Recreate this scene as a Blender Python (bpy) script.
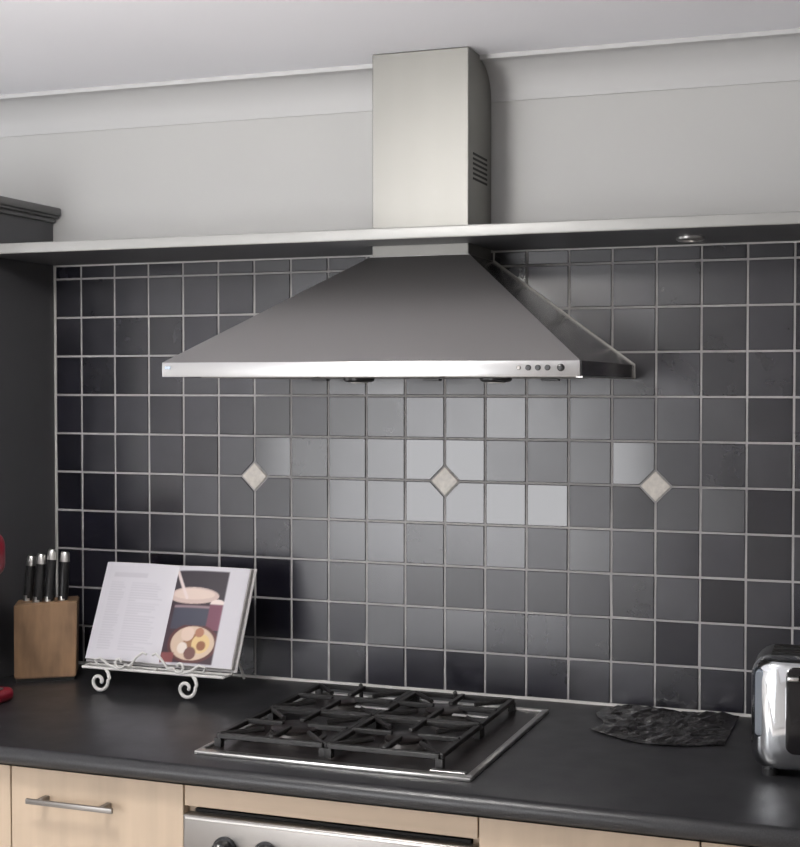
import bpy, bmesh, math, random
from mathutils import Vector, Matrix

# ------------------------------------------------------------------ clear
for o in list(bpy.data.objects):
    bpy.data.objects.remove(o, do_unlink=True)
SC = bpy.context.scene
COL = SC.collection
random.seed(7)
PI = math.pi

# ------------------------------------------------------------------ camera
cam_d = bpy.data.cameras.new('camera')
cam = bpy.data.objects.new('camera', cam_d)
COL.objects.link(cam)
SC.camera = cam
F_PX = 1315.22
cam_d.sensor_fit = 'HORIZONTAL'
cam_d.sensor_width = 36.0
cam_d.lens = 36.0 * F_PX / 800.0
cam_d.shift_x = -73.26 / 800.0
cam_d.clip_start = 0.05
yaw, pitch, roll = -0.323745, -0.026152, 0.00138
fw = Vector((math.sin(yaw) * math.cos(pitch), math.cos(yaw) * math.cos(pitch), math.sin(pitch)))
rt = Vector((math.cos(yaw), -math.sin(yaw), 0))
up = rt.cross(fw)
rt2 = rt * math.cos(roll) + up * math.sin(roll)
up2 = up * math.cos(roll) - rt * math.sin(roll)
M = Matrix((rt2, up2, -fw)).transposed().to_4x4()
M.translation = Vector((1.04653, -2.9083, 1.6165))
cam.matrix_world = M

# ------------------------------------------------------------------ world + view
W = bpy.data.worlds.new('world')
SC.world = W
W.use_nodes = True
bg = W.node_tree.nodes['Background']
bg.inputs['Color'].default_value = (0.98, 0.98, 1.0, 1)      # overcast daylight
bg.inputs['Strength'].default_value = 7.6
SC.view_settings.view_transform = 'Standard'
SC.view_settings.look = 'None'
SC.view_settings.exposure = 0.0
SC.view_settings.gamma = 1.0
SC.view_settings.use_curve_mapping = False


def portal(name, loc, rot, sx, sy):
    """Daylight portal in a window opening: only guides sampling of the sky."""
    l = bpy.data.lights.new(name, 'AREA')
    l.shape = 'RECTANGLE'
    l.size, l.size_y = sx, sy
    l.cycles.is_portal = True
    o = bpy.data.objects.new(name, l)
    o.location = loc
    o.rotation_euler = rot
    COL.objects.link(o)


# room extents
XL, XR, YR, ZC = -2.8, 2.6, -4.6, 2.367
YW = 0.006                       # plaster face of the kitchen wall, tile faces sit at y = 0
DOOR = (-2.65, -0.6, 0.25, 2.08)  # big low-silled window in the rear wall: x0 x1 z0 z1
FILL_WIN = (-1.55, -.55, 1.0, 2.0)   # unseen window added in the left wall to light ceiling and side: y0 y1 z0 z1
portal('door_daylight', ((DOOR[0] + DOOR[1]) / 2, YR - .11, (DOOR[2] + DOOR[3]) / 2), (PI / 2, 0, 0),
       DOOR[1] - DOOR[0], DOOR[3] - DOOR[2])
portal('fill_window_daylight', (XL - .11, (FILL_WIN[0] + FILL_WIN[1]) / 2, (FILL_WIN[2] + FILL_WIN[3]) / 2), (PI / 2, 0, -PI / 2),
       FILL_WIN[1] - FILL_WIN[0], FILL_WIN[3] - FILL_WIN[2])


# ------------------------------------------------------------------ materials
MATS = {}


def mat(name, col, rough=.5, metal=0., spec=.5, noise=None, bump=None, rvar=None, ior=None, coat=0.):
    """noise=(scale_xyz, amount) colour grain, bump=(scale_xyz, strength), rvar=(scale_xyz, amount)"""
    m = bpy.data.materials.new(name)
    m.use_nodes = True
    nt = m.node_tree
    b = nt.nodes['Principled BSDF']
    b.inputs['Base Color'].default_value = (*col, 1)
    b.inputs['Roughness'].default_value = rough
    b.inputs['Metallic'].default_value = metal
    b.inputs['Specular IOR Level'].default_value = spec
    b.inputs['Coat Weight'].default_value = coat
    if ior:
        b.inputs['IOR'].default_value = ior
    tc = nt.nodes.new('ShaderNodeTexCoord')

    def noise_fac(scale, det=3):
        mp = nt.nodes.new('ShaderNodeMapping')
        mp.inputs['Scale'].default_value = scale
        n = nt.nodes.new('ShaderNodeTexNoise')
        n.inputs['Scale'].default_value = 1
        n.inputs['Detail'].default_value = det
        nt.links.new(tc.outputs['Object'], mp.inputs['Vector'])
        nt.links.new(mp.outputs['Vector'], n.inputs['Vector'])
        return n.outputs['Fac']
    if noise:
        f = noise_fac(noise[0])
        r = nt.nodes.new('ShaderNodeMapRange')
        r.inputs['From Min'].default_value = .25
        r.inputs['From Max'].default_value = .75
        r.inputs['To Min'].default_value = 1 - noise[1]
        r.inputs['To Max'].default_value = 1 + noise[1]
        nt.links.new(f, r.inputs['Value'])
        mx = nt.nodes.new('ShaderNodeVectorMath')
        mx.operation = 'SCALE'
        mx.inputs[0].default_value = col
        nt.links.new(r.outputs['Result'], mx.inputs['Scale'])
        nt.links.new(mx.outputs['Vector'], b.inputs['Base Color'])
    if rvar:
        f = noise_fac(rvar[0])
        r = nt.nodes.new('ShaderNodeMapRange')
        r.inputs['From Min'].default_value = .25
        r.inputs['From Max'].default_value = .75
        r.inputs['To Min'].default_value = max(.02, rough - rvar[1])
        r.inputs['To Max'].default_value = rough + rvar[1]
        nt.links.new(f, r.inputs['Value'])
        nt.links.new(r.outputs['Result'], b.inputs['Roughness'])
    if bump:
        f = noise_fac(bump[0], 4)
        bp = nt.nodes.new('ShaderNodeBump')
        bp.inputs['Strength'].default_value = bump[1]
        bp.inputs['Distance'].default_value = .002
        nt.links.new(f, bp.inputs['Height'])
        nt.links.new(bp.outputs['Normal'], b.inputs['Normal'])
    MATS[name] = m
    return m


mat('plaster', (.52, .52, .51), .7, noise=((3, 3, 3), .02), bump=((60, 60, 60), .05))
mat('ceiling_paint', (.91, .915, .955), .8, noise=((2, 2, 2), .015))
mat('cornice_paint', (.54, .54, .54), .6)
mat('wall_paint', (.66, .65, .64), .8)
mat('floor_wood', (.70, .66, .62), .4, noise=((3, 30, 3), .15))
mat('grout', (.35, .34, .335), .8, noise=((40, 40, 40), .08))
mat('sealant', (.55, .54, .52), .5)
mat('accent', (.62, .58, .52), .35, noise=((90, 90, 90), .15), bump=((90, 90, 90), .2))
mat('charcoal', (.062, .062, .067), .42, noise=((5, 5, 5), .05))
mat('charcoal_trim', (.11, .11, .11), .5, noise=((8, 8, 8), .08))
mat('alu_edge', (.34, .34, .33), .45, metal=.3)
mat('worktop', (.021, .021, .023), .34, noise=((420, 420, 420), .5), rvar=((14, 14, 14), .05),
    bump=((300, 300, 300), .12))
mat('birch', (.50, .39, .285), .45, noise=((28, 6, 1.6), .09))
mat('birch_h', (.49, .38, .277), .45, noise=((1.6, 6, 28), .09))
mat('kick', (.05, .05, .05), .6)
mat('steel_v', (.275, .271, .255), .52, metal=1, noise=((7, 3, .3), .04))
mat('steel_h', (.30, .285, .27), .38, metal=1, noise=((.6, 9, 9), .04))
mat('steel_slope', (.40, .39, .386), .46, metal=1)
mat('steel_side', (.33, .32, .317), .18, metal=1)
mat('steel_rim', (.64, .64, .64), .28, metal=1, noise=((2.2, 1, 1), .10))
mat('chrome', (.80, .82, .84), .10, metal=1)
mat('satin', (.70, .69, .67), .28, metal=1)
mat('dull_steel', (.27, .255, .24), .4, metal=1)
mat('black_gloss', (.010, .009, .010), .12, noise=((6, 6, 6), .2))
mat('black_plastic', (.014, .014, .015), .3)
mat('enamel', (.013, .010, .010), .3, bump=((40, 40, 40), .2))
mat('burner_alloy', (.16, .15, .145), .4, metal=1)
mat('cast_iron', (.012, .011, .011), .42, bump=((200, 200, 200), .3))
mat('dark_gap', (.008, .007, .006), .7)
mat('white_iron', (.58, .57, .55), .4)
mat('paper', (.78, .77, .79), .7)
mat('page_edge', (.50, .48, .47), .8, noise=((3, 3, 700), .12))
mat('cover', (.48, .46, .46), .5)
mat('block_wood', (.25, .150, .082), .5, noise=((22, 22, 6), .5))
mat('red_gloss', (.20, .006, .018), .3)
mat('lamp_glass', (.75, .74, .70), .2)
mat('blue_tint_steel', (.45, .52, .60), .18, metal=1)  # blue tint puts a reflection into the toaster grip's colour; badge shares it


def tile_mat():
    m = bpy.data.materials.new('tile_glaze')
    m.use_nodes = True
    nt = m.node_tree
    b = nt.nodes['Principled BSDF']
    oi = nt.nodes.new('ShaderNodeObjectInfo')
    tc = nt.nodes.new('ShaderNodeTexCoord')
    ad = nt.nodes.new('ShaderNodeVectorMath')
    ad.operation = 'ADD'
    nt.links.new(tc.outputs['Object'], ad.inputs[0])
    nt.links.new(oi.outputs['Location'], ad.inputs[1])
    n = nt.nodes.new('ShaderNodeTexNoise')
    n.inputs['Scale'].default_value = 16
    n.inputs['Detail'].default_value = 4
    nt.links.new(ad.outputs['Vector'], n.inputs['Vector'])
    cr = nt.nodes.new('ShaderNodeValToRGB')
    cr.color_ramp.elements[0].position = .3
    cr.color_ramp.elements[0].color = (.0045, .0045, .0095, 1)
    cr.color_ramp.elements[1].position = .75
    cr.color_ramp.elements[1].color = (.0115, .0108, .017, 1)
    nt.links.new(n.outputs['Fac'], cr.inputs['Fac'])
    hs = nt.nodes.new('ShaderNodeMapRange')
    hs.inputs['To Min'].default_value = .75
    hs.inputs['To Max'].default_value = 1.35
    nt.links.new(oi.outputs['Random'], hs.inputs['Value'])
    sc = nt.nodes.new('ShaderNodeVectorMath')
    sc.operation = 'SCALE'
    nt.links.new(cr.outputs['Color'], sc.inputs[0])
    nt.links.new(hs.outputs['Result'], sc.inputs['Scale'])
    nt.links.new(sc.outputs['Vector'], b.inputs['Base Color'])
    rr = nt.nodes.new('ShaderNodeMapRange')      # each tile carries its own gloss in the object's alpha
    rr.inputs['To Min'].default_value = -.03
    rr.inputs['To Max'].default_value = .03
    nt.links.new(n.outputs['Fac'], rr.inputs['Value'])
    sm_ = nt.nodes.new('ShaderNodeMath')
    sm_.operation = 'ADD'
    nt.links.new(rr.outputs['Result'], sm_.inputs[0])
    nt.links.new(oi.outputs['Alpha'], sm_.inputs[1])
    nt.links.new(sm_.outputs['Value'], b.inputs['Roughness'])
    b.inputs['IOR'].default_value = 1.66
    n2 = nt.nodes.new('ShaderNodeTexNoise')
    n2.inputs['Scale'].default_value = 12
    n2.inputs['Detail'].default_value = 0
    nt.links.new(ad.outputs['Vector'], n2.inputs['Vector'])
    bp = nt.nodes.new('ShaderNodeBump')
    bp.inputs['Strength'].default_value = .05
    bp.inputs['Distance'].default_value = .002
    nt.links.new(n2.outputs['Fac'], bp.inputs['Height'])
    nt.links.new(bp.outputs['Normal'], b.inputs['Normal'])
    MATS['tile'] = m


tile_mat()


def vcol_mat(name, rough=.5):
    m = bpy.data.materials.new(name)
    m.use_nodes = True
    nt = m.node_tree
    at = nt.nodes.new('ShaderNodeAttribute')
    at.attribute_name = 'print'
    b = nt.nodes['Principled BSDF']
    b.inputs['Roughness'].default_value = rough
    nt.links.new(at.outputs['Color'], b.inputs['Base Color'])
    MATS[name] = m


vcol_mat('printed_page', .45)


# ------------------------------------------------------------------ mesh helpers
def box(bm, x0, x1, y0, y1, z0, z1, bev=0., seg=2):
    r = bmesh.ops.create_cube(bm, size=1)
    vs = r['verts']
    bmesh.ops.scale(bm, vec=(x1 - x0, y1 - y0, z1 - z0), verts=vs)
    bmesh.ops.translate(bm, vec=((x0 + x1) / 2, (y0 + y1) / 2, (z0 + z1) / 2), verts=vs)
    if bev:
        es = {e for v in vs for e in v.link_edges}
        bmesh.ops.bevel(bm, geom=list(es), offset=bev, segments=seg, profile=.5, affect='EDGES')
    return bm


def prism(bm, pts, axis, a, b):
    """extrude a closed 2D polygon along axis ('x': pts=(y,z), 'y': pts=(x,z), 'z': pts=(x,y))"""
    def mk(p, t):
        if axis == 'x':
            return (t, p[0], p[1])
        if axis == 'y':
            return (p[0], t, p[1])
        return (p[0], p[1], t)
    A = [bm.verts.new(mk(p, a)) for p in pts]
    B = [bm.verts.new(mk(p, b)) for p in pts]
    n = len(pts)
    bm.faces.new(A)
    bm.faces.new(B[::-1])
    for i in range(n):
        bm.faces.new((A[i], B[i], B[(i + 1) % n], A[(i + 1) % n]))
    return bm


def tube(bm, pts, r, n=8, closed=False):
    pts = [Vector(p) for p in pts]
    rings = []
    nrm = None
    N = len(pts)
    for i, p in enumerate(pts):
        if closed:
            t = (pts[(i + 1) % N] - pts[i - 1]).normalized()
        else:
            t = (pts[min(i + 1, N - 1)] - pts[max(i - 1, 0)]).normalized()
        if nrm is None:
            nrm = t.orthogonal().normalized()
        else:
            nrm = (nrm - t * nrm.dot(t)).normalized()
        bn = t.cross(nrm)
        rr = r(i / (N - 1)) if callable(r) else r
        rings.append([bm.verts.new(p + nrm * math.cos(2 * PI * k / n) * rr + bn * math.sin(2 * PI * k / n) * rr)
                      for k in range(n)])
    for i in range(N if closed else N - 1):
        a, b = rings[i], rings[(i + 1) % N]
        for k in range(n):
            bm.faces.new((a[k], a[(k + 1) % n], b[(k + 1) % n], b[k]))
    if not closed:
        bm.faces.new(rings[0][::-1])
        bm.faces.new(rings[-1])
    return bm


def lathe(bm, prof, n=24, c=(0, 0, 0), axis='z'):
    rings = []
    for r, h in prof:
        ring = []
        for k in range(n):
            a = 2 * PI * k / n
            u, v = r * math.cos(a), r * math.sin(a)
            p = (u, v, h) if axis == 'z' else (u, -h, v) if axis == '-y' else (h, u, v)
            ring.append(bm.verts.new((c[0] + p[0], c[1] + p[1], c[2] + p[2])))
        rings.append(ring)
    for a, b in zip(rings, rings[1:]):
        for k in range(n):
            bm.faces.new((a[k], a[(k + 1) % n], b[(k + 1) % n], b[k]))
    bm.faces.new(rings[0][::-1])
    bm.faces.new(rings[-1])
    return bm


def B():
    return bmesh.new()


def obj(name, bm, m, parent=None, smooth=False, loc=None):
    me = bpy.data.meshes.new(name)
    bmesh.ops.recalc_face_normals(bm, faces=bm.faces)
    bm.to_mesh(me)
    bm.free()
    me.materials.append(MATS[m])
    if smooth:
        for p in me.polygons:
            p.use_smooth = True
        try:
            me.set_sharp_from_angle(angle=math.radians(38))
        except Exception:
            pass
    o = bpy.data.objects.new(name, me)
    COL.objects.link(o)
    if parent:
        o.parent = parent
    if loc:
        o.location = loc
    return o


def thing(name, label, cat, loc=(0, 0, 0), rz=0., group=None):
    o = bpy.data.objects.new(name, None)
    o.empty_display_size = .05
    COL.objects.link(o)
    o.location = loc
    o.rotation_euler = (0, 0, rz)
    o['label'] = label
    o['category'] = cat
    if group:
        o['group'] = group
    return o


def struct(o):
    o['kind'] = 'structure'
    return o


# ------------------------------------------------------------------ room shell
wall_back = struct(obj('wall_back', box(B(), XL, XR, YW, .15, 0, ZC), 'plaster'))
struct(obj('floor', box(B(), XL, XR, YR, .15, -.1, 0), 'floor_wood'))
struct(obj('ceiling', box(B(), XL - .15, XR + .15, YR - .15, .15, ZC, ZC + .1), 'ceiling_paint'))
struct(obj('wall_right', box(B(), XR, XR + .15, YR, .15, 0, ZC), 'wall_paint'))
b = B()
x0, x1, z0, z1 = DOOR
box(b, XL, x0, YR - .15, YR, 0, ZC)
box(b, x1, XR, YR - .15, YR, 0, ZC)
box(b, x0, x1, YR - .15, YR, z1, ZC)
box(b, x0, x1, YR - .15, YR, 0, z0)
struct(obj('wall_rear', b, 'wall_paint'))
b = B()
y0, y1, wz0, wz1 = FILL_WIN
box(b, XL - .15, XL, YR, y0, 0, ZC)
box(b, XL - .15, XL, y1, .15, 0, ZC)
box(b, XL - .15, XL, y0, y1, 0, wz0)
box(b, XL - .15, XL, y0, y1, wz1, ZC)
struct(obj('wall_left', b, 'wall_paint'))
b = B()
for xa, xb in ((x0, x0 + .05), (x1 - .05, x1), (x0 + .45, x0 + .50)):
    box(b, xa, xb, YR - .1, YR - .04, z0, z1)
box(b, x0, x1, YR - .1, YR - .04, z1 - .05, z1)
box(b, x0, x1, YR - .1, YR - .04, z0, z0 + .06)
struct(obj('window_2', b, 'cornice_paint'))
b = B()
for ya, yb in ((y0, y0 + .05), (y1 - .05, y1), ((y0 + y1) / 2 - .025, (y0 + y1) / 2 + .025)):
    box(b, XL - .1, XL - .04, ya, yb, wz0, wz1)
box(b, XL - .1, XL - .04, y0, y1, wz1 - .05, wz1)
box(b, XL - .1, XL - .04, y0, y1, wz0, wz0 + .05)
struct(obj('fill_window', b, 'cornice_paint'))

# cove cornice between the kitchen wall and the ceiling
CV = .084
cove = [(YW, ZC), (YW, ZC - CV - .004), (YW - .004, ZC - CV - .004), (YW - .005, ZC - CV + .002)]
arc = []
for i in range(13):
    a = i / 12 * PI / 2
    arc.append((YW - CV + (CV - .005) * math.cos(a), ZC - CV + .002 + (CV - .008) * math.sin(a)))
cove += arc[1:] + [(YW - CV - .003, ZC - .011), (YW - CV - .007, ZC - .010), (YW - CV - .007, ZC)]
struct(obj('trim_1', prism(B(), cove, 'x', XL, XR), 'cornice_paint', smooth=True))

# ------------------------------------------------------------------ ceiling lamp of the kitchen
LAMP_W = 78.0
m = bpy.data.materials.new('lit_diffuser')
m.use_nodes = True
pb = m.node_tree.nodes['Principled BSDF']
pb.inputs['Base Color'].default_value = (.8, .79, .76, 1)
pb.inputs['Emission Color'].default_value = (1, .97, .93, 1)
pb.inputs['Emission Strength'].default_value = LAMP_W
MATS['lit_diffuser'] = m
CL = thing('ceiling_light', 'round opal ceiling light hanging in front of the range hood', 'ceiling light', (-.25, -1.5, ZC))
obj('base', lathe(B(), [(.05, 0), (.05, -.012), (.045, -.018), (.008, -.020), (.008, -.09)], 32), 'satin', CL, True)
obj('diffuser', lathe(B(), [(.02, -.085), (.09, -.095), (.125, -.12), (.135, -.15), (.12, -.18), (.08, -.20), (.01, -.208)], 32), 'lit_diffuser', CL, True)

# ------------------------------------------------------------------ tiles (children of the kitchen wall)
TOP, BOT, TL = 1.9355, .9, -1.078
TXR = 1.305
obj('grout_bed', box(B(), TL, TXR, .0022, YW + .001, BOT, TOP), 'grout', wall_back)
obj('edge_trim', box(B(), TL - .004, TL + .002, -.0005, YW, BOT, TOP), 'sealant', wall_back)
obj('edge_trim', box(B(), TL, TXR, -.0005, YW, TOP - .003, TOP), 'sealant', wall_back)
obj('sealant_bead', prism(B(), [(-.005, BOT), (YW, BOT), (YW, BOT + .006), (-.001, BOT + .005)], 'x', TL, TXR),
    'sealant', wall_back)
G = .0026          # half a joint
cache = {}


def tile_mesh(w, h, cut):
    key = (round(w, 4), round(h, 4), cut)
    if key in cache:
        return cache[key]
    k = .0345
    X, Z = w / 2, h / 2
    P = []
    for cx, cz, tag in ((-X, -Z, 'bl'), (X, -Z, 'br'), (X, Z, 'tr'), (-X, Z, 'tl')):
        if cut == tag:
            a, c = (cx, cz - math.copysign(k, cz)), (cx - math.copysign(k, cx), cz)
            P += [a, c] if tag in ('bl', 'tr') else [c, a]
        else:
            P.append((cx, cz))
    # keep winding consistent for the cut corner
    ang = sorted(P, key=lambda q: math.atan2(q[1], q[0]))
    bm = B()
    s = .0012
    back = [bm.verts.new((p[0], .0055, p[1])) for p in ang]
    mid = [bm.verts.new((p[0], .0012, p[1])) for p in ang]
    front = [bm.verts.new((p[0] * (1 - s / X), 0, p[1] * (1 - s / Z))) for p in ang]
    n = len(ang)
    bm.faces.new(front)
    bm.faces.new(back[::-1])
    for A_, B_ in ((front, mid), (mid, back)):
        for i in range(n):
            bm.faces.new((A_[i], A_[(i + 1) % n], B_[(i + 1) % n], B_[i]))
    bmesh.ops.recalc_face_normals(bm, faces=bm.faces)
    me = bpy.data.meshes.new('tile')
    bm.to_mesh(me)
    bm.free()
    me.materials.append(MATS['tile'])
    cache[key] = me
    return me


# tiles that catch the garden door most strongly (hand-set lie of the tile: tilt about x, tilt about z, degrees)
LIE = {(10, 5): (.1, .1, .06), (9, 5): (.1, .2, .09), (11, 4): (.2, .1, .06), (12, 4): (.2, -.3, .07), (9, 4): (.2, 0, .11),
       (10, 4): (.2, 0, .13), (8, 4): (.1, -.2, .15), (7, 4): (.1, -.4, .15), (5, 5): (.3, 1.3, .15), (14, 5): (.2, -1.3, .15),
       (13, 6): (0, .2, .26), (8, 3): (.4, 0, .18), (7, 3): (.4, -.2, .18), (7, 5): (0, -.2, .18), (8, 5): (0, 0, .18)}
for c in range(-1, 23):
    xa = TL if c < 0 else -1.0 + c * .1
    xb = -1.0 + (c + 1) * .1
    for r in range(11):
        za = BOT + r * .1 + (.003 if r == 0 else 0)
        zb = min(BOT + (r + 1) * .1, TOP - .001)
        cut = ''
        for dc in (5, 10, 15):
            if c == dc and r == 5:
                cut = 'bl'
            elif c == dc - 1 and r == 5:
                cut = 'br'
            elif c == dc and r == 4:
                cut = 'tl'
            elif c == dc - 1 and r == 4:
                cut = 'tr'
        me = tile_mesh(xb - xa - 2 * G, zb - za - 2 * G, cut)
        o = bpy.data.objects.new('tile', me)
        COL.objects.link(o)
        o.parent = wall_back
        o.location = ((xa + xb) / 2, random.uniform(-.0003, .0003), (za + zb) / 2)
        t = LIE.get((c, r))
        if t is None:
            t = (random.gauss(0, .7 if r < 6 else .3), random.gauss(0, .7 if r < 6 else .3), min(.36, max(.20, random.gauss(.28, .04))))
        o.color = (1, 1, 1, t[2])
        o.rotation_euler = (math.radians(t[0]), 0, math.radians(t[1]))
b = B()
d = .0335
prism(b, [(0, -d), (d, 0), (0, d), (-d, 0)], 'y', -.0004, .0055)
for f in list(b.faces):
    pass
bmesh.ops.bevel(b, geom=list(b.edges), offset=.001, segments=1, affect='EDGES')
acc = obj('accent_tile', b, 'accent', wall_back, loc=(-.5, 0, 1.4))
for x in (0., .5):
    o = acc.copy()
    COL.objects.link(o)
    o.parent = wall_back
    o.location = (x, 0, 1.4)

# ------------------------------------------------------------------ over-tile shelf
SH = thing('wall_shelf', 'long charcoal shelf with pale metal front edge running above the tiles', 'shelf', (0, 0, 1.9365))
SD, ST = .30, .022
SX0, SX1 = -1.08, 1.5
notch = .120
obj('board', prism(B(), [(SX0, 0), (-notch, 0), (-notch, -.171), (notch, -.171), (notch, 0), (SX1, 0),
                         (SX1, -SD + .004), (SX0, -SD + .004)], 'z', 0, ST), 'charcoal', SH)
obj('edge_strip', box(B(), SX0, SX1, -SD - .004, -SD + .004, -.0015, ST + .001, .003, 3), 'alu_edge', SH, True)
b = B()
lathe(b, [(.030, .0), (.030, -.004), (.026, -.007), (.020, -.007), (.017, -.002), (.016, .0)], 24, (.594, -.122, 0))
dl = obj('downlight', b, 'satin', SH, True)
obj('lens', lathe(B(), [(.016, 0), (.016, -.003), (.01, -.004)], 20, (.594, -.122, 0)), 'lamp_glass', dl, True)

# ------------------------------------------------------------------ tall charcoal cabinet at the left end
CX0, CX1, CD = -1.72, -1.083, .36
LC = thing('tall_cabinet', 'tall charcoal cabinet with stepped top moulding standing on the left worktop', 'cabinet', (0, 0, .9))
obj('side_panel', box(B(), CX1 - .018, CX1, -CD, 0, .0005, 1.15, .001, 1), 'charcoal', LC)
obj('side_panel', box(B(), CX0, CX0 + .018, -CD, 0, .0005, 1.15, .001, 1), 'charcoal', LC)
obj('carcass', box(B(), CX0 + .018, CX1 - .018, -CD + .02, 0, .0005, 1.15), 'charcoal', LC)
cm = (CX0 + CX1) / 2
for xa, xb, hx in ((CX0 + .002, cm - .0015, cm - .04), (cm + .0015, CX1 - .002, cm + .04)):
    dr = obj('door', box(B(), xa, xb, -CD - .019, -CD - .0005, .003, 1.147, .002, 2), 'charcoal', LC)
    obj('handle', tube(B(), [(hx, -CD - .019, .3), (hx, -CD - .045, .31), (hx, -CD - .045, .47), (hx, -CD - .019, .48)], .005),
        'satin', dr, True)
b = B()
prof = [(0, 0), (.006, 0), (.008, .010), (.018, .016), (.026, .018), (.026, .040), (.022, .044), (0, .044)]
ov = B()
# stepped moulding built as stacked bevelled slabs overhanging side and front
box(ov, CX0, CX1 + .009, -CD - .028, 0, 1.146, 1.157, .002, 1)
box(ov, CX0, CX1 + .020, -CD - .038, 0, 1.157, 1.163, .002, 1)
box(ov, CX0, CX1 + .027, -CD - .045, 0, 1.163, 1.184, .005, 3)
obj('top_moulding', ov, 'charcoal_trim', LC, True)

# ------------------------------------------------------------------ worktop
WY = -.735
prof = [(0, 0), (0, -.038), (WY + .010, -.038)]
R1 = .019
for i in range(13):
    a = -PI / 2 - i / 12 * PI
    prof.append((WY + R1 + R1 * math.cos(a), -.019 + R1 * math.sin(a)))
BX0, BX1 = -1.75, 1.5
wt = obj('worktop', prism(B(), prof, 'x', BX0, BX1), 'worktop', None, True, (0, -.0005, .9))
wt['label'] = 'long speckled charcoal worktop with rounded front edge under the tiled wall'
wt['category'] = 'worktop'

# ------------------------------------------------------------------ base cabinets
CF = -.700          # face of the doors
ZT = .8605


def handle_on(parent, xc, z, L=.20):
    b = B()
    y = CF
    h = L / 2
    box(b, xc - h, xc + h, y - .034, y - .027, z - .0055, z + .0055, .002, 2)
    hd = obj('handle', b, 'dull_steel', parent, True)
    for s in (-1, 1):
        obj('post', box(B(), xc + s * (h - .028) - .006, xc + s * (h - .028) + .006, y - .028, y, z - .0055, z + .0055, .0015, 1),
            'dull_steel', hd, True)


def base_unit(xa, xb, label, kind, handle=True):
    t = thing('base_cabinet', label, 'cabinet', (0, 0, 0), 0, 'pale birch base cabinets under the worktop')
    obj('body', box(B(), xa + .0005, xb - .0005, CF + .020, -.06, .1, ZT), 'birch', t)
    obj('kickboard', box(B(), xa + .0005, xb - .0005, CF + .06, CF + .078, .0005, .1), 'kick', t)
    g = .0016
    if kind == 'drawers':
        for za, zb in ((.49, ZT - .002), (.105, .487)):
            d_ = obj('drawer', box(B(), xa + g, xb - g, CF, CF + .0195, za, zb, .0015, 2), 'birch', t)
            handle_on(d_, (xa + xb) / 2 - .040, zb - .062)
    else:
        d_ = obj('door', box(B(), xa + g, xb - g, CF, CF + .0195, .105, ZT - .002, .0015, 2), 'birch', t)
        handle_on(d_, (xa + xb) / 2, .56)
    return t


base_unit(-1.75, -1.08, 'pale birch base cabinet out past the left end of the worktop', 'door')
base_unit(-1.08, -.681, 'pale birch base cabinet at far left edge, left of the cabinet with bar handle', 'door')
base_unit(-.681, -.282, 'pale birch drawer cabinet with slim bar handle, left of the oven', 'drawers')
base_unit(.316, .711, 'pale birch base cabinet just right of the oven', 'door')
base_unit(.711, 1.106, 'pale birch base cabinet below the chrome toaster at far right', 'door')
base_unit(1.106, 1.5, 'pale birch base cabinet at the right end of the worktop', 'door')
# oven housing
OH = thing('oven_housing', 'pale birch oven housing with narrow rail above the oven', 'cabinet')
obj('rail', box(B(), -.282 + .0016, .316 - .0016, CF, CF + .0195, .8135, ZT - .002, .0012, 2), 'birch_h', OH)
obj('side_panel', box(B(), -.2815, -.266, CF + .020, -.06, .1, ZT), 'birch', OH)
obj('side_panel', box(B(), .300, .3155, CF + .020, -.06, .1, ZT), 'birch', OH)
obj('back_rail', box(B(), -.266, .300, CF + .020, CF + .036, .812, ZT), 'dark_gap', OH)
obj('kickboard', box(B(), -.2815, .3155, CF + .06, CF + .078, .0005, .1), 'kick', OH)
# oven
OV = thing('oven', 'built-in stainless steel oven with round black knobs under the hob', 'oven', (.017, CF, .2))
obj('body', box(B(), -.281, .281, .012, .56, .0, .606), 'dark_gap', OV)
cp = obj('control_panel', box(B(), -.2945, .2945, -.014, .012, .490, .602, .006, 3), 'steel_h', OV, True)
obj('panel_lip', box(B(), -.288, .288, -.0155, -.013, .593, .597, .001, 1), 'satin', cp)
for kx in (-.202, -.116, .03, .116, .202):
    k_ = obj('knob', lathe(B(), [(.025, .0), (.025, .004), (.021, .006), (.020, .022), (.018, .025), (.004, .0255)], 28,
                           (kx, -.014, .543), '-y'), 'black_plastic', cp, True)
    obj('pointer', box(B(), kx - .002, kx + .002, -.0405, -.0388, .546, .560), 'lamp_glass', k_)
dr = obj('door', box(B(), -.2945, .2945, -.014, .012, .02, .486, .005, 3), 'steel_h', OV, True)
obj('window_glass', box(B(), -.21, .21, -.016, -.013, .08, .38, .001, 1), 'black_gloss', dr)
b = B()
tube(b, [(-.25, -.055, .44), (.25, -.055, .44)], .009, 14)
for s in (-1, 1):
    tube(b, [(s * .23, -.055, .44), (s * .23, -.012, .44)], .006, 10)
obj('handle', b, 'satin', dr, True)

# ------------------------------------------------------------------ range hood
HZ = 1.641
HD_ = thing('range_hood', 'stainless steel pyramid chimney range hood on the tiled wall above the hob', 'range hood', (0, 0, HZ))
HW, HDp, RH = .45, .5, .030
CW, CDp, CB = .1145, .165, .271   # chimney half width, depth, height of the chimney foot above the rim bottom
# rim: front face strip plus side and rear rails
obj('rim_front', box(B(), -HW, HW, -HDp, -HDp + .014, 0, RH, .0012, 2), 'steel_rim', HD_, True)
rs = B()
for s in (-1, 1):
    xs = sorted((s * HW, s * (HW - .012)))
    box(rs, xs[0], xs[1], -HDp + .014, -.001, 0, RH - .001)
box(rs, -HW + .012, HW - .012, -.013, -.001, 0, RH - .001)
obj('rim_sides', rs, 'steel_side', HD_)
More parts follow.
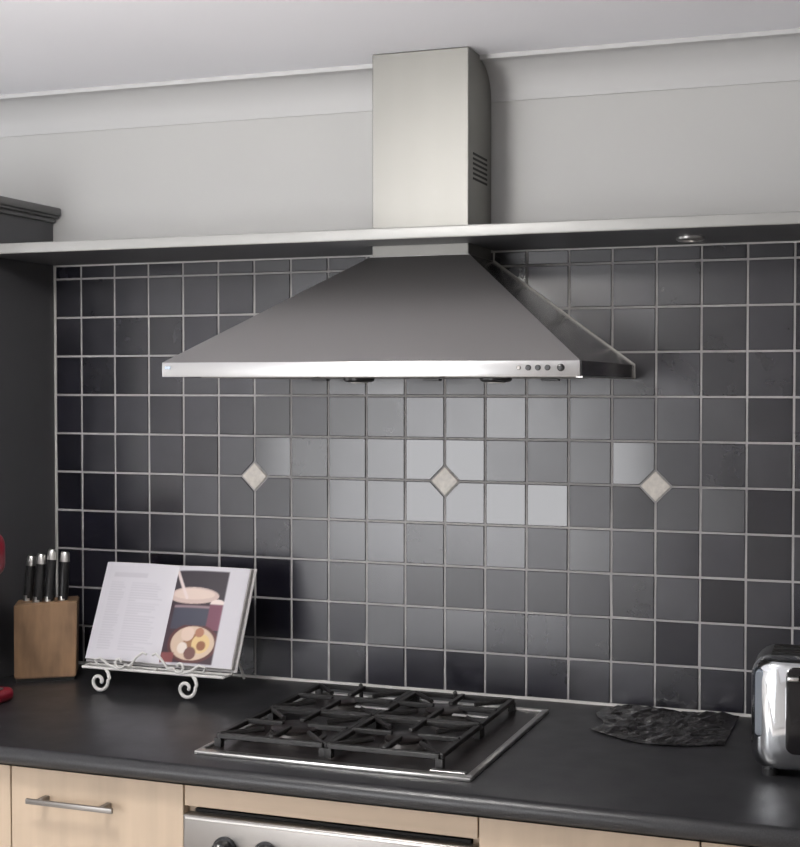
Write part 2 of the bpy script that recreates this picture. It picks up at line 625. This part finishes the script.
# pyramid canopy: folded front panel and two side panels
zt = RH
lo = [(-HW, -HDp + .0005, zt), (HW, -HDp + .0005, zt), (HW, -.001, zt), (-HW, -.001, zt)]
hi = [(-CW - .004, -CDp - .004, CB), (CW + .004, -CDp - .004, CB), (CW + .004, -.001, CB), (-CW - .004, -.001, CB)]


def panel(name, quad, inner, m):
    """sheet of steel: outer quad plus the same quad moved inwards"""
    b = B()
    q = [b.verts.new(p) for p in quad]
    w = [b.verts.new(tuple(p[k] + inner[k] for k in range(3))) for p in quad]
    b.faces.new(q)
    b.faces.new(w[::-1])
    for i in range(4):
        b.faces.new((q[i], q[(i + 1) % 4], w[(i + 1) % 4], w[i]))
    return obj(name, b, m, HD_)


cp_ = panel('canopy_front', (lo[0], lo[1], hi[1], hi[0]), (0, .004, -.003), 'steel_slope')
panel('canopy_side', (lo[1], lo[2], hi[2], hi[1]), (-.003, 0, -.004), 'steel_side')
panel('canopy_side', (lo[3], lo[0], hi[0], hi[3]), (.003, 0, -.004), 'steel_side')
obj('collar', box(B(), -CW - .004, CW + .004, -CDp - .004, -.001, CB - .004, CB + .001), 'steel_slope', HD_)
# pale silicone seam where canopy and rim meet the tiles
for s in (-1, 1):
    obj('silicone_seam', tube(B(), [(s * (HW + .002), -.003, .0), (s * (HW + .002), -.003, zt), (s * (CW + .007), -.003, CB),
                                    (s * (CW + .007), -.003, CB + .022)], .0026, 6), 'sealant', HD_)
obj('side_edge', box(B(), HW - .012, HW + .0015, -HDp + .014, -.001, -.0022, .001), 'satin', HD_)
# underside filter panel and lamps
un = obj('filter_panel', box(B(), -HW + .012, HW - .012, -HDp + .014, -.013, .004, .008), 'satin', HD_)
for i in range(3):
    xa = -.42 + i * .28
    f_ = obj('mesh_filter', box(B(), xa + .004, xa + .276, -.40, -.06, -.001, .004, .001, 1), 'steel_h', un)
    obj('clip', box(B(), xa + .12, xa + .16, -.095, -.075, -.006, -.001, .001, 1), 'black_plastic', f_)
for lx in (-.11, .205):
    l_ = obj('lamp', lathe(B(), [(.034, .004), (.034, -.006), (.028, -.0095), (.02, -.010)], 24, (lx, -.25, 0)), 'black_plastic', un, True)
    obj('lens', lathe(B(), [(.02, -.0095), (.018, -.0115), (.006, -.012)], 20, (lx, -.25, 0)), 'lamp_glass', l_, True)
# push buttons and badge on the front rim
for bx_, rr, mm in ((.330, .0042, 'dull_steel'), (.349, .0055, 'black_plastic'), (.368, .0055, 'black_plastic'), (.387, .0055, 'black_plastic'),
                    (.413, .0072, 'black_plastic')):
    obj('button', lathe(B(), [(rr, 0), (rr, .003), (rr * .8, .004), (rr * .2, .004)], 18, (bx_, -HDp, .0165), '-y'), mm, HD_, True)
obj('badge', box(B(), -.443, -.429, -HDp - .0008, -HDp + .001, .016, .022), 'blue_tint_steel', HD_)
# chimney, its back cut to the cove cornice
ch = [(-.001, CB), (-CDp, CB), (-CDp, ZC - HZ - .001)]
ch.append((YW - CV - .009, ZC - HZ - .001))
ch.append((YW - CV - .009, ZC - HZ - .011))
for y, z in arc[::-1][1:]:
    ch.append((y - .0035, z - HZ - .0035))
ch.append((-.001, ZC - HZ - CV - .01))
b = prism(B(), ch, 'x', -CW, CW)
cn = obj('chimney', b, 'steel_v', HD_, True)
bv = cn.modifiers.new('edge', 'BEVEL')
bv.width = .0022
bv.segments = 2
bv.limit_method = 'ANGLE'
bv.angle_limit = math.radians(50)
for i in range(6):
    z = .440 + i * .011
    obj('vent_slot', box(B(), CW - .0005, CW + .0008, -.135, -.035, z, z + .005), 'dark_gap', cn)

# ------------------------------------------------------------------ gas hob
HB = thing('gas_hob', 'four-burner gas hob with black pan supports and steel front edge', 'hob', (0, -.3825, .9))
hx, hy = .286, .2725
fr = B()
box(fr, -hx, hx, -hy, -hy + .020, 0, .008, .002, 2)
box(fr, -hx, hx, hy - .014, hy, 0, .008, .002, 2)
box(fr, -hx, -hx + .012, -hy + .020, hy - .014, 0, .008, .002, 2)
box(fr, hx - .014, hx, -hy + .020, hy - .014, 0, .008, .002, 2)
obj('frame', fr, 'satin', HB, True)
obj('pan', box(B(), -hx + .012, hx - .014, -hy + .020, hy - .014, 0, .0045), 'enamel', HB)
for sx_, sy_, w_ in ((-.052, .068, .078), (.170, .068, .078), (.231, -.240, .07)):  # bright strips put in for highlights on the hob and pan supports
    obj('highlight_strip', box(B(), sx_ - w_ / 2, sx_ + w_ / 2, sy_ - .006, sy_ + .006, .0045 if sy_ < 0 else .030,
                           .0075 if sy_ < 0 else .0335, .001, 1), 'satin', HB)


def grate_mesh(w, h):
    b = B()
    t, z0, z1 = .0065, .022, .032
    for s in (-1, 1):
        box(b, -w, w, s * h - t, s * h + t, z0, z1, .0015, 1)
        box(b, s * w - t, s * w + t, -h, h, z0, z1, .0015, 1)
    for s in (-1, 1):
        box(b, *(sorted((s * .028, s * w))), -t * .8, t * .8, z0 + .003, z1 + .003, .0015, 1)
        box(b, -t * .8, t * .8, *(sorted((s * .028, s * h))), z0 + .003, z1 + .003, .0015, 1)
        for q in (-1, 1):
            box(b, s * w - .007, s * w + .007, q * h - .007, q * h + .007, .0045, z0 + .001)
            tube(b, [(s * (w - .002), q * (h - .002), z1 - .003), (s * .05, q * .045, z1 - .003)], .005, 6)
    return b


first = None
spots = [(-.146, .132, .034), (.094, .132, .044), (-.146, -.108, .050), (.094, -.108, .040)]
for gx, gy, br in spots:
    if first is None:
        first = obj('pan_support', grate_mesh(.114, .112), 'cast_iron', HB, False, (gx, gy, 0))
    else:
        o = first.copy()
        COL.objects.link(o)
        o.parent = HB
        o.location = (gx, gy, 0)
    bu = obj('burner', lathe(B(), [(br + .012, .0045), (br + .012, .009), (br + .004, .012), (br + .003, .021), (br * .6, .022)], 28, (gx, gy, 0)),
             'burner_alloy', HB, True)
    obj('burner_cap', lathe(B(), [(br * .6, .020), (br, .0215), (br + .001, .026), (br - .004, .029), (.004, .030)], 28, (gx, gy, 0)),
        'enamel', bu, True)
for gx in (-.151, .078):
    obj('support_tip', tube(B(), [(gx, .238, .0045), (gx, .238, .034), (gx, .234, .038)], .005, 8), 'cast_iron', HB, True)

# ------------------------------------------------------------------ recipe book and its stand
BK_C = (-.632, -.224)       # spine foot (x, y)
LEAN = math.atan2(.100, .226)
BKX = Matrix.Translation((BK_C[0], BK_C[1], .962)) @ Matrix.Rotation(-LEAN, 4, 'X')
# book local: x across, z up the page, -y out of the page


def bk(p):
    return BKX @ Vector(p)


BH, HWD, TH = .248, .197, .016
BO = Vector((BK_C[0], BK_C[1], .962))
book = thing('cookbook', 'open cookbook with a food photograph on its right page, propped on a white stand', 'book', BO)


def page_surface(side, u):
    """profile of the open book block: u=0 spine .. 1 fore-edge -> (x, y) with y negative towards reader"""
    x = side * HWD * u
    y = -.005 - TH * (math.sin(min(1, u * 1.9 + .02) * PI / 2) ** .7) * (1 - .30 * u)
    return x, y


def block(side):
    b = B()
    NU = 20
    fr_, bk_ = [], []
    for i in range(NU + 1):
        u = i / NU
        x, y = page_surface(side, u)
        if i == NU:
            y += .003
        fr_.append((x, y + .0004))
        bk_.append((x, .0))
    rows = []
    for z in (.004, BH - .004):
        rows.append([b.verts.new(bk((x, y, z)) - BO) for x, y in fr_ + bk_[::-1]])
    n = len(rows[0])
    b.faces.new(rows[0])
    b.faces.new(rows[1][::-1])
    for i in range(n):
        b.faces.new((rows[0][i], rows[0][(i + 1) % n], rows[1][(i + 1) % n], rows[1][i]))
    return b


for s in (-1, 1):
    obj('page_block', block(s), 'page_edge', book, True)
cv = B()
for s in (-1, 1):
    xs = sorted((0, s * (HWD + .006)))
    v = []
    for x in xs:
        for y in (.0005, .0035):
            for z in (0, BH):
                v.append(cv.verts.new(bk((x, y, z)) - BO))
    for f in ((0, 1, 3, 2), (4, 6, 7, 5), (0, 4, 5, 1), (2, 3, 7, 6), (0, 2, 6, 4), (1, 5, 7, 3)):
        cv.faces.new([v[i] for i in f])
obj('cover', cv, 'cover', book)


def mixc(a, c, t):
    return tuple(a[i] * (1 - t) + c[i] * t for i in range(3))


rnd = random.Random(3)
white = (.52, .505, .54)
line_len = [[rnd.uniform(.75, 1) if rnd.random() > .12 else rnd.uniform(.2, .5) for _ in range(40)] for _ in range(2)]


def left_print(u, v):           # u 0 fore-edge .. 1 spine, v 0 foot .. 1 head
    c = white
    if .85 < v < .90 and .14 < u < .62:
        return mixc(c, (.30, .28, .32), .3)
    for k, (ua, ub) in enumerate(((.12, .34), (.42, .88))):
        if ua < u < ub and .1 < v < .80:
            row = v * 38
            ln = line_len[k][int(row)]
            if (row % 1) < .45 and (u - ua) / (ub - ua) < ln:
                return mixc(c, (.28, .27, .31), .28)
    return c


def ell(u, v, cu, cv_, ru, rv):
    return ((u - cu) / ru) ** 2 + ((v - cv_) / rv) ** 2


def right_print(u, v):          # u 0 spine .. 1 fore-edge
    if u > .74 or v > .955 or v < .02:
        return white
    c = (.045, .025, .035)
    if v > .62:
        c = (.035, .028, .035)
    if ell(u, v, .30, .70, .36, .085) < 1:
        c = (.52, .40, .36)
        if ell(u, v, .30, .715, .30, .055) < 1:
            c = (.62, .50, .44)
    if abs((v - .80) + (u - .12) * 1.25) < .03 and u < .24 and v > .66:
        c = (.66, .56, .54)
    if ell(u, v, .66, .62, .10, .05) < 1:
        c = (.70, .60, .56)
    if .36 < v < .60 and .06 < u < .56:
        c = (.05, .052, .075)
        if abs(v - .59) < .015:
            c = (.25, .18, .2)
    if .36 < v < .62 and u >= .56:
        c = (.16, .06, .09)
    q = ell(u, v, .42, .22, .30, .17)
    if q < 1:
        c = (.55, .42, .32)
        for cu, cw, r_, cc in ((.40, .24, .10, (.28, .14, .07)), (.54, .22, .12, (.62, .45, .22)), (.55, .20, .06, (.24, .10, .05)),
                               (.30, .17, .07, (.66, .58, .52)), (.42, .12, .08, (.15, .07, .06)), (.34, .31, .09, (.62, .48, .40)),
                               (.50, .33, .06, (.35, .16, .10))):
            if ell(u, v, cu, cw, r_, r_ * .8) < 1:
                c = cc
    elif v < .40 and q < 1.35:
        c = (.09, .03, .03)
    if v < .12 and u < .2:
        c = (.20, .06, .06)
    return c


def page(side, fn, name):
    me = bpy.data.meshes.new(name)
    NU, NV = 84, 110
    vs, fs, cols = [], [], []
    for j in range(NV + 1):
        for i in range(NU + 1):
            u = i / NU
            x, y = page_surface(side, u)
            vs.append(bk((x * .992, y - .0004, .005 + (BH - .010) * j / NV)) - BO)
            acc_ = [0, 0, 0]
            for a_ in (-.33, 0, .33):
                for b_ in (-.33, 0, .33):
                    uu, vv = min(1, max(0, u + a_ / NU)), min(1, max(0, (j + b_) / NV))
                    q = fn(uu if side > 0 else 1 - uu, vv)
                    acc_ = [acc_[k] + q[k] / 9 for k in range(3)]
            cols.append(tuple(acc_))
    for j in range(NV):
        for i in range(NU):
            a = j * (NU + 1) + i
            q = (a, a + 1, a + NU + 2, a + NU + 1)
            fs.append(q if side > 0 else q[::-1])
    me.from_pydata([tuple(v) for v in vs], [], fs)
    at = me.color_attributes.new('print', 'FLOAT_COLOR', 'POINT')
    for k, c in enumerate(cols):
        at.data[k].color = (*c, 1)
    for p in me.polygons:
        p.use_smooth = True
    me.materials.append(MATS['printed_page'])
    o = bpy.data.objects.new(name, me)
    COL.objects.link(o)
    o.parent = book
    return o


page(-1, left_print, 'text_page')
page(1, right_print, 'photo_page')['label'] = 'right page with a dark food photograph'

stand = thing('book_stand', 'white wrought iron cookbook stand with scroll feet', 'book stand', (BK_C[0], BK_C[1], .9))
SO = Vector((BK_C[0], BK_C[1], .9))


def spiral(c, r0, r1, a0, a1, n, plane='xz', off=0):
    P = []
    for i in range(n):
        t = i / (n - 1)
        a = a0 + (a1 - a0) * t
        r = r0 + (r1 - r0) * t
        P.append((c[0] + r * math.cos(a), c[1] + off * t, c[2] + r * math.sin(a)))
    return P


wr = .0036
# ledge the book stands on, with an upturned lip
lb = B()
lz = .0570
for yy in (-.004, -.034):
    tube(lb, [(-.188, yy, lz), (.188, yy, lz)], wr, 8)
for xx in (-.188, -.094, 0, .094, .188):
    tube(lb, [(xx, -.034, lz), (xx, .006, lz)], wr * .9, 8)
obj('ledge', lb, 'white_iron', stand, True)
# scroll feet under the ledge
for xx in (-.135, .098):
    P = [(xx + .010, -.034, lz)]
    P += [(xx + .019, -.036, lz - .010), (xx + .024, -.039, lz - .022)]
    P += spiral((xx, -.045, .028), .0245, .006, .15, -2 * PI * 1.08, 30)
    obj('scroll_foot', tube(B(), P, .0042, 8), 'white_iron', stand, True)
# scroll ornaments that hold the pages open
for s, xx in ((-1, -.085), (1, .075)):
    P = spiral((xx, -.037, lz + .018), .004, .016, 0, 2 * PI * .95, 22)
    if s > 0:
        P = [(2 * xx - q[0], q[1], q[2]) for q in P]
    P += [(xx - s * .030, -.038, lz + .012), (xx - s * .048, -.038, lz + .034), (xx - s * .062, -.036, lz + .044), (xx - s * .072, -.035, lz + .040)]
    obj('page_holder', tube(B(), P, wr * .85, 8), 'white_iron', stand, True)
    P2 = [(xx + s * .0, -.036, lz), (xx + s * .030, -.037, lz + .010), (xx + s * .052, -.037, lz + .024), (xx + s * .068, -.036, lz + .020), (xx + s * .062, -.036, lz + .008)]
    obj('page_holder', tube(B(), P2, wr * .85, 8), 'white_iron', stand, True)
# back frame and rear strut
bf = B()
for s in (-1, 1):
    tube(bf, [tuple(bk((s * .10, .008, -.006)) - SO), tuple(bk((s * .10, .008, .18)) - SO), tuple(bk((s * .05, .008, .21)) - SO),
              tuple(bk((0, .008, .20)) - SO)], wr, 8)
obj('back_frame', bf, 'white_iron', stand, True)
for s in (-1, 1):
    obj('rear_strut', tube(B(), [tuple(bk((s * .10, .009, .13)) - SO), (s * .115, .165, .06), (s * .12, .190, .0036)], wr, 8),
        'white_iron', stand, True)

# ------------------------------------------------------------------ knife block
KB = thing('knife_block', 'wooden knife block holding black-handled knives in the left corner', 'knife block', (-.9615, -.207, .9), math.radians(31))
# local: x across the face (width .15), -y towards viewer
b = prism(B(), [(-.074, .008), (.070, .008), (.074, .196), (-.074, .190)], 'y', 0, .085)
bmesh.ops.bevel(b, geom=list(b.edges), offset=.003, segments=2, affect='EDGES')
obj('block', b, 'block_wood', KB, True)
obj('foot', box(B(), -.070, .066, .004, .081, 0, .009), 'dark_gap', KB)
for kx, ky, hh, tl in ((-.022, .030, .108, .10), (.004, .030, .118, .10), (.038, .030, .112, .06), (-.048, .062, .100, .10)):
    top = .193
    dx = tl * .10
    h_ = obj('knife_handle', tube(B(), [(kx, ky, top - .01), (kx + dx * .3, ky, top + .02), (kx + dx * .6, ky, top + hh * .6), (kx + dx, ky + .003, top + hh)],
                                  lambda t: .0105 + .002 * math.sin(t * PI), 10), 'black_plastic', KB, True)
    obj('bolster', tube(B(), [(kx, ky, top - .004), (kx + dx * .1, ky, top + .012)], .0115, 10), 'satin', h_, True)
    obj('pommel', tube(B(), [(kx + dx * .85, ky + .002, top + hh - .016), (kx + dx, ky + .003, top + hh + .004), (kx + dx * 1.1, ky + .003, top + hh + .008)],
                       lambda t: .0125 - .003 * t, 10), 'satin', h_, True)

# ------------------------------------------------------------------ red appliance, mostly out of frame
RA = thing('countertop_appliance', 'red glossy countertop appliance cut off by the left edge of the photo', 'appliance', (-1.012, -.475, .9))
b = B()
box(b, -.085, .105, -.085, .085, .0, .032, .014, 4)
obj('base', b, 'red_gloss', RA, True)
b = B()
box(b, -.085, .035, -.05, .05, .030, .30, .02, 4)
obj('column', b, 'red_gloss', RA, True)
b = B()
box(b, -.09, .108, -.07, .07, .285, .395, .035, 5)
obj('head', b, 'red_gloss', RA, True)
obj('spout', lathe(B(), [(.018, .285), (.014, .26), (.01, .258)], 18, (.045, 0, 0)), 'black_plastic', RA, True)
obj('drip_tray', box(B(), .02, .098, -.05, .05, .032, .036, .001, 1), 'satin', RA)

# ------------------------------------------------------------------ toaster
TS = thing('toaster', 'chrome and black toaster at the right end of the worktop', 'toaster', (.913, -.44, .9), math.radians(2))


def rrect(hx_, z0_, z1_, r, n=7):
    P = []
    for cx, cz, a0 in ((hx_ - r, z0_ + r, -PI / 2), (hx_ - r, z1_ - r, 0), (-hx_ + r, z1_ - r, PI / 2), (-hx_ + r, z0_ + r, PI)):
        for i in range(n):
            a = a0 + i / (n - 1) * PI / 2
            P.append((cx + r * math.cos(a), cz + r * math.sin(a)))
    return P


def rr_body(secs, r, n=7):
    """secs: list of (y, hx, z0, z1)"""
    b = B()
    rings = []
    for y, hx_, z0_, z1_ in secs:
        rings.append([b.verts.new((p[0], y, p[1])) for p in rrect(hx_, z0_, z1_, min(r, hx_ * .9, (z1_ - z0_) * .45), n)])
    for A_, B_ in zip(rings, rings[1:]):
        for i in range(len(A_)):
            b.faces.new((A_[i], A_[(i + 1) % len(A_)], B_[(i + 1) % len(A_)], B_[i]))
    b.faces.new(rings[0])
    b.faces.new(rings[-1][::-1])
    return b


obj('body', rr_body([(.028, .142, .016, .214), (.034, .150, .012, .219), (.06, .153, .010, .221), (.15, .153, .010, .220), (.175, .148, .012, .214)], .045),
    'black_plastic', TS, True)
sh = obj('front_shell', rr_body([(-.012, .118, .030, .209), (-.006, .130, .020, .215), (.006, .142, .013, .219), (.020, .149, .011, .221), (.032, .150, .011, .221)], .036),
         'chrome', TS, True)
obj('front_panel', rr_body([(-.0165, .081, .052, .204), (-.0155, .085, .049, .208), (-.010, .086, .048, .209)], .016), 'black_gloss', sh, True)
obj('side_grip', rr_body([(-.0035, .007, .078, .196), (.0, .009, .074, .200), (.012, .011, .072, .202)], .008), 'blue_tint_steel', sh, True).location = (-.134, -.003, 0)
obj('lever', box(B(), -.082, -.062, -.030, -.014, .186, .194, .002, 2), 'satin', TS, True)
obj('dial', lathe(B(), [(.016, 0), (.015, .010), (.012, .013), (.003, .0135)], 22, (.0, -.0165, .09), '-y'), 'satin', TS, True)
for yy in (.075, .125):
    obj('slot', box(B(), -.115, .115, yy - .013, yy + .013, .2200, .2222), 'dark_gap', TS)
for sx_ in (-.115, .115):
    for yy in (.02, .15):
        obj('foot', lathe(B(), [(.014, 0), (.014, .012), (.012, .014)], 14, (sx_, yy, 0)), 'black_plastic', TS, True)

# ------------------------------------------------------------------ crumpled dark sheet lying by the toaster
b = B()
r2 = random.Random(11)
NX, NY = 26, 22
grid = []
for j in range(NY + 1):
    row = []
    for i in range(NX + 1):
        u, v = i / NX, j / NY
        x = .405 + .285 * u + .018 * math.sin(7 * v) * (1 - u)
        y = -.255 + .24 * v - .06 * math.sin(PI * u) * (1 - v) + .03 * (1 - u) * (1 - v)
        edge = min(u, 1 - u, v, 1 - v)
        z = .0015 + min(1, edge * 9) * (.006 + .005 * math.sin(11 * u + 5 * v) * math.cos(9 * v - 3 * u) + r2.uniform(-.003, .003)
                                        + .016 * max(0, v - .6)) + (.002 * r2.random())
        row.append(b.verts.new((x - .55, y + .15, max(.001, z))))
    grid.append(row)
for j in range(NY):
    for i in range(NX):
        b.faces.new((grid[j][i], grid[j][i + 1], grid[j + 1][i + 1], grid[j + 1][i]))
mat('dark_film', (.020, .019, .020), .12, noise=((22, 22, 22), .75))
cs = obj('crumpled_sheet', b, 'dark_film', None, False, (.55, -.15, .9))
sm = cs.modifiers.new('thickness', 'SOLIDIFY')
sm.thickness = .0008
cs['label'] = 'dark glossy crumpled sheet lying on the worktop against the tiles'
cs['category'] = 'plastic sheet'
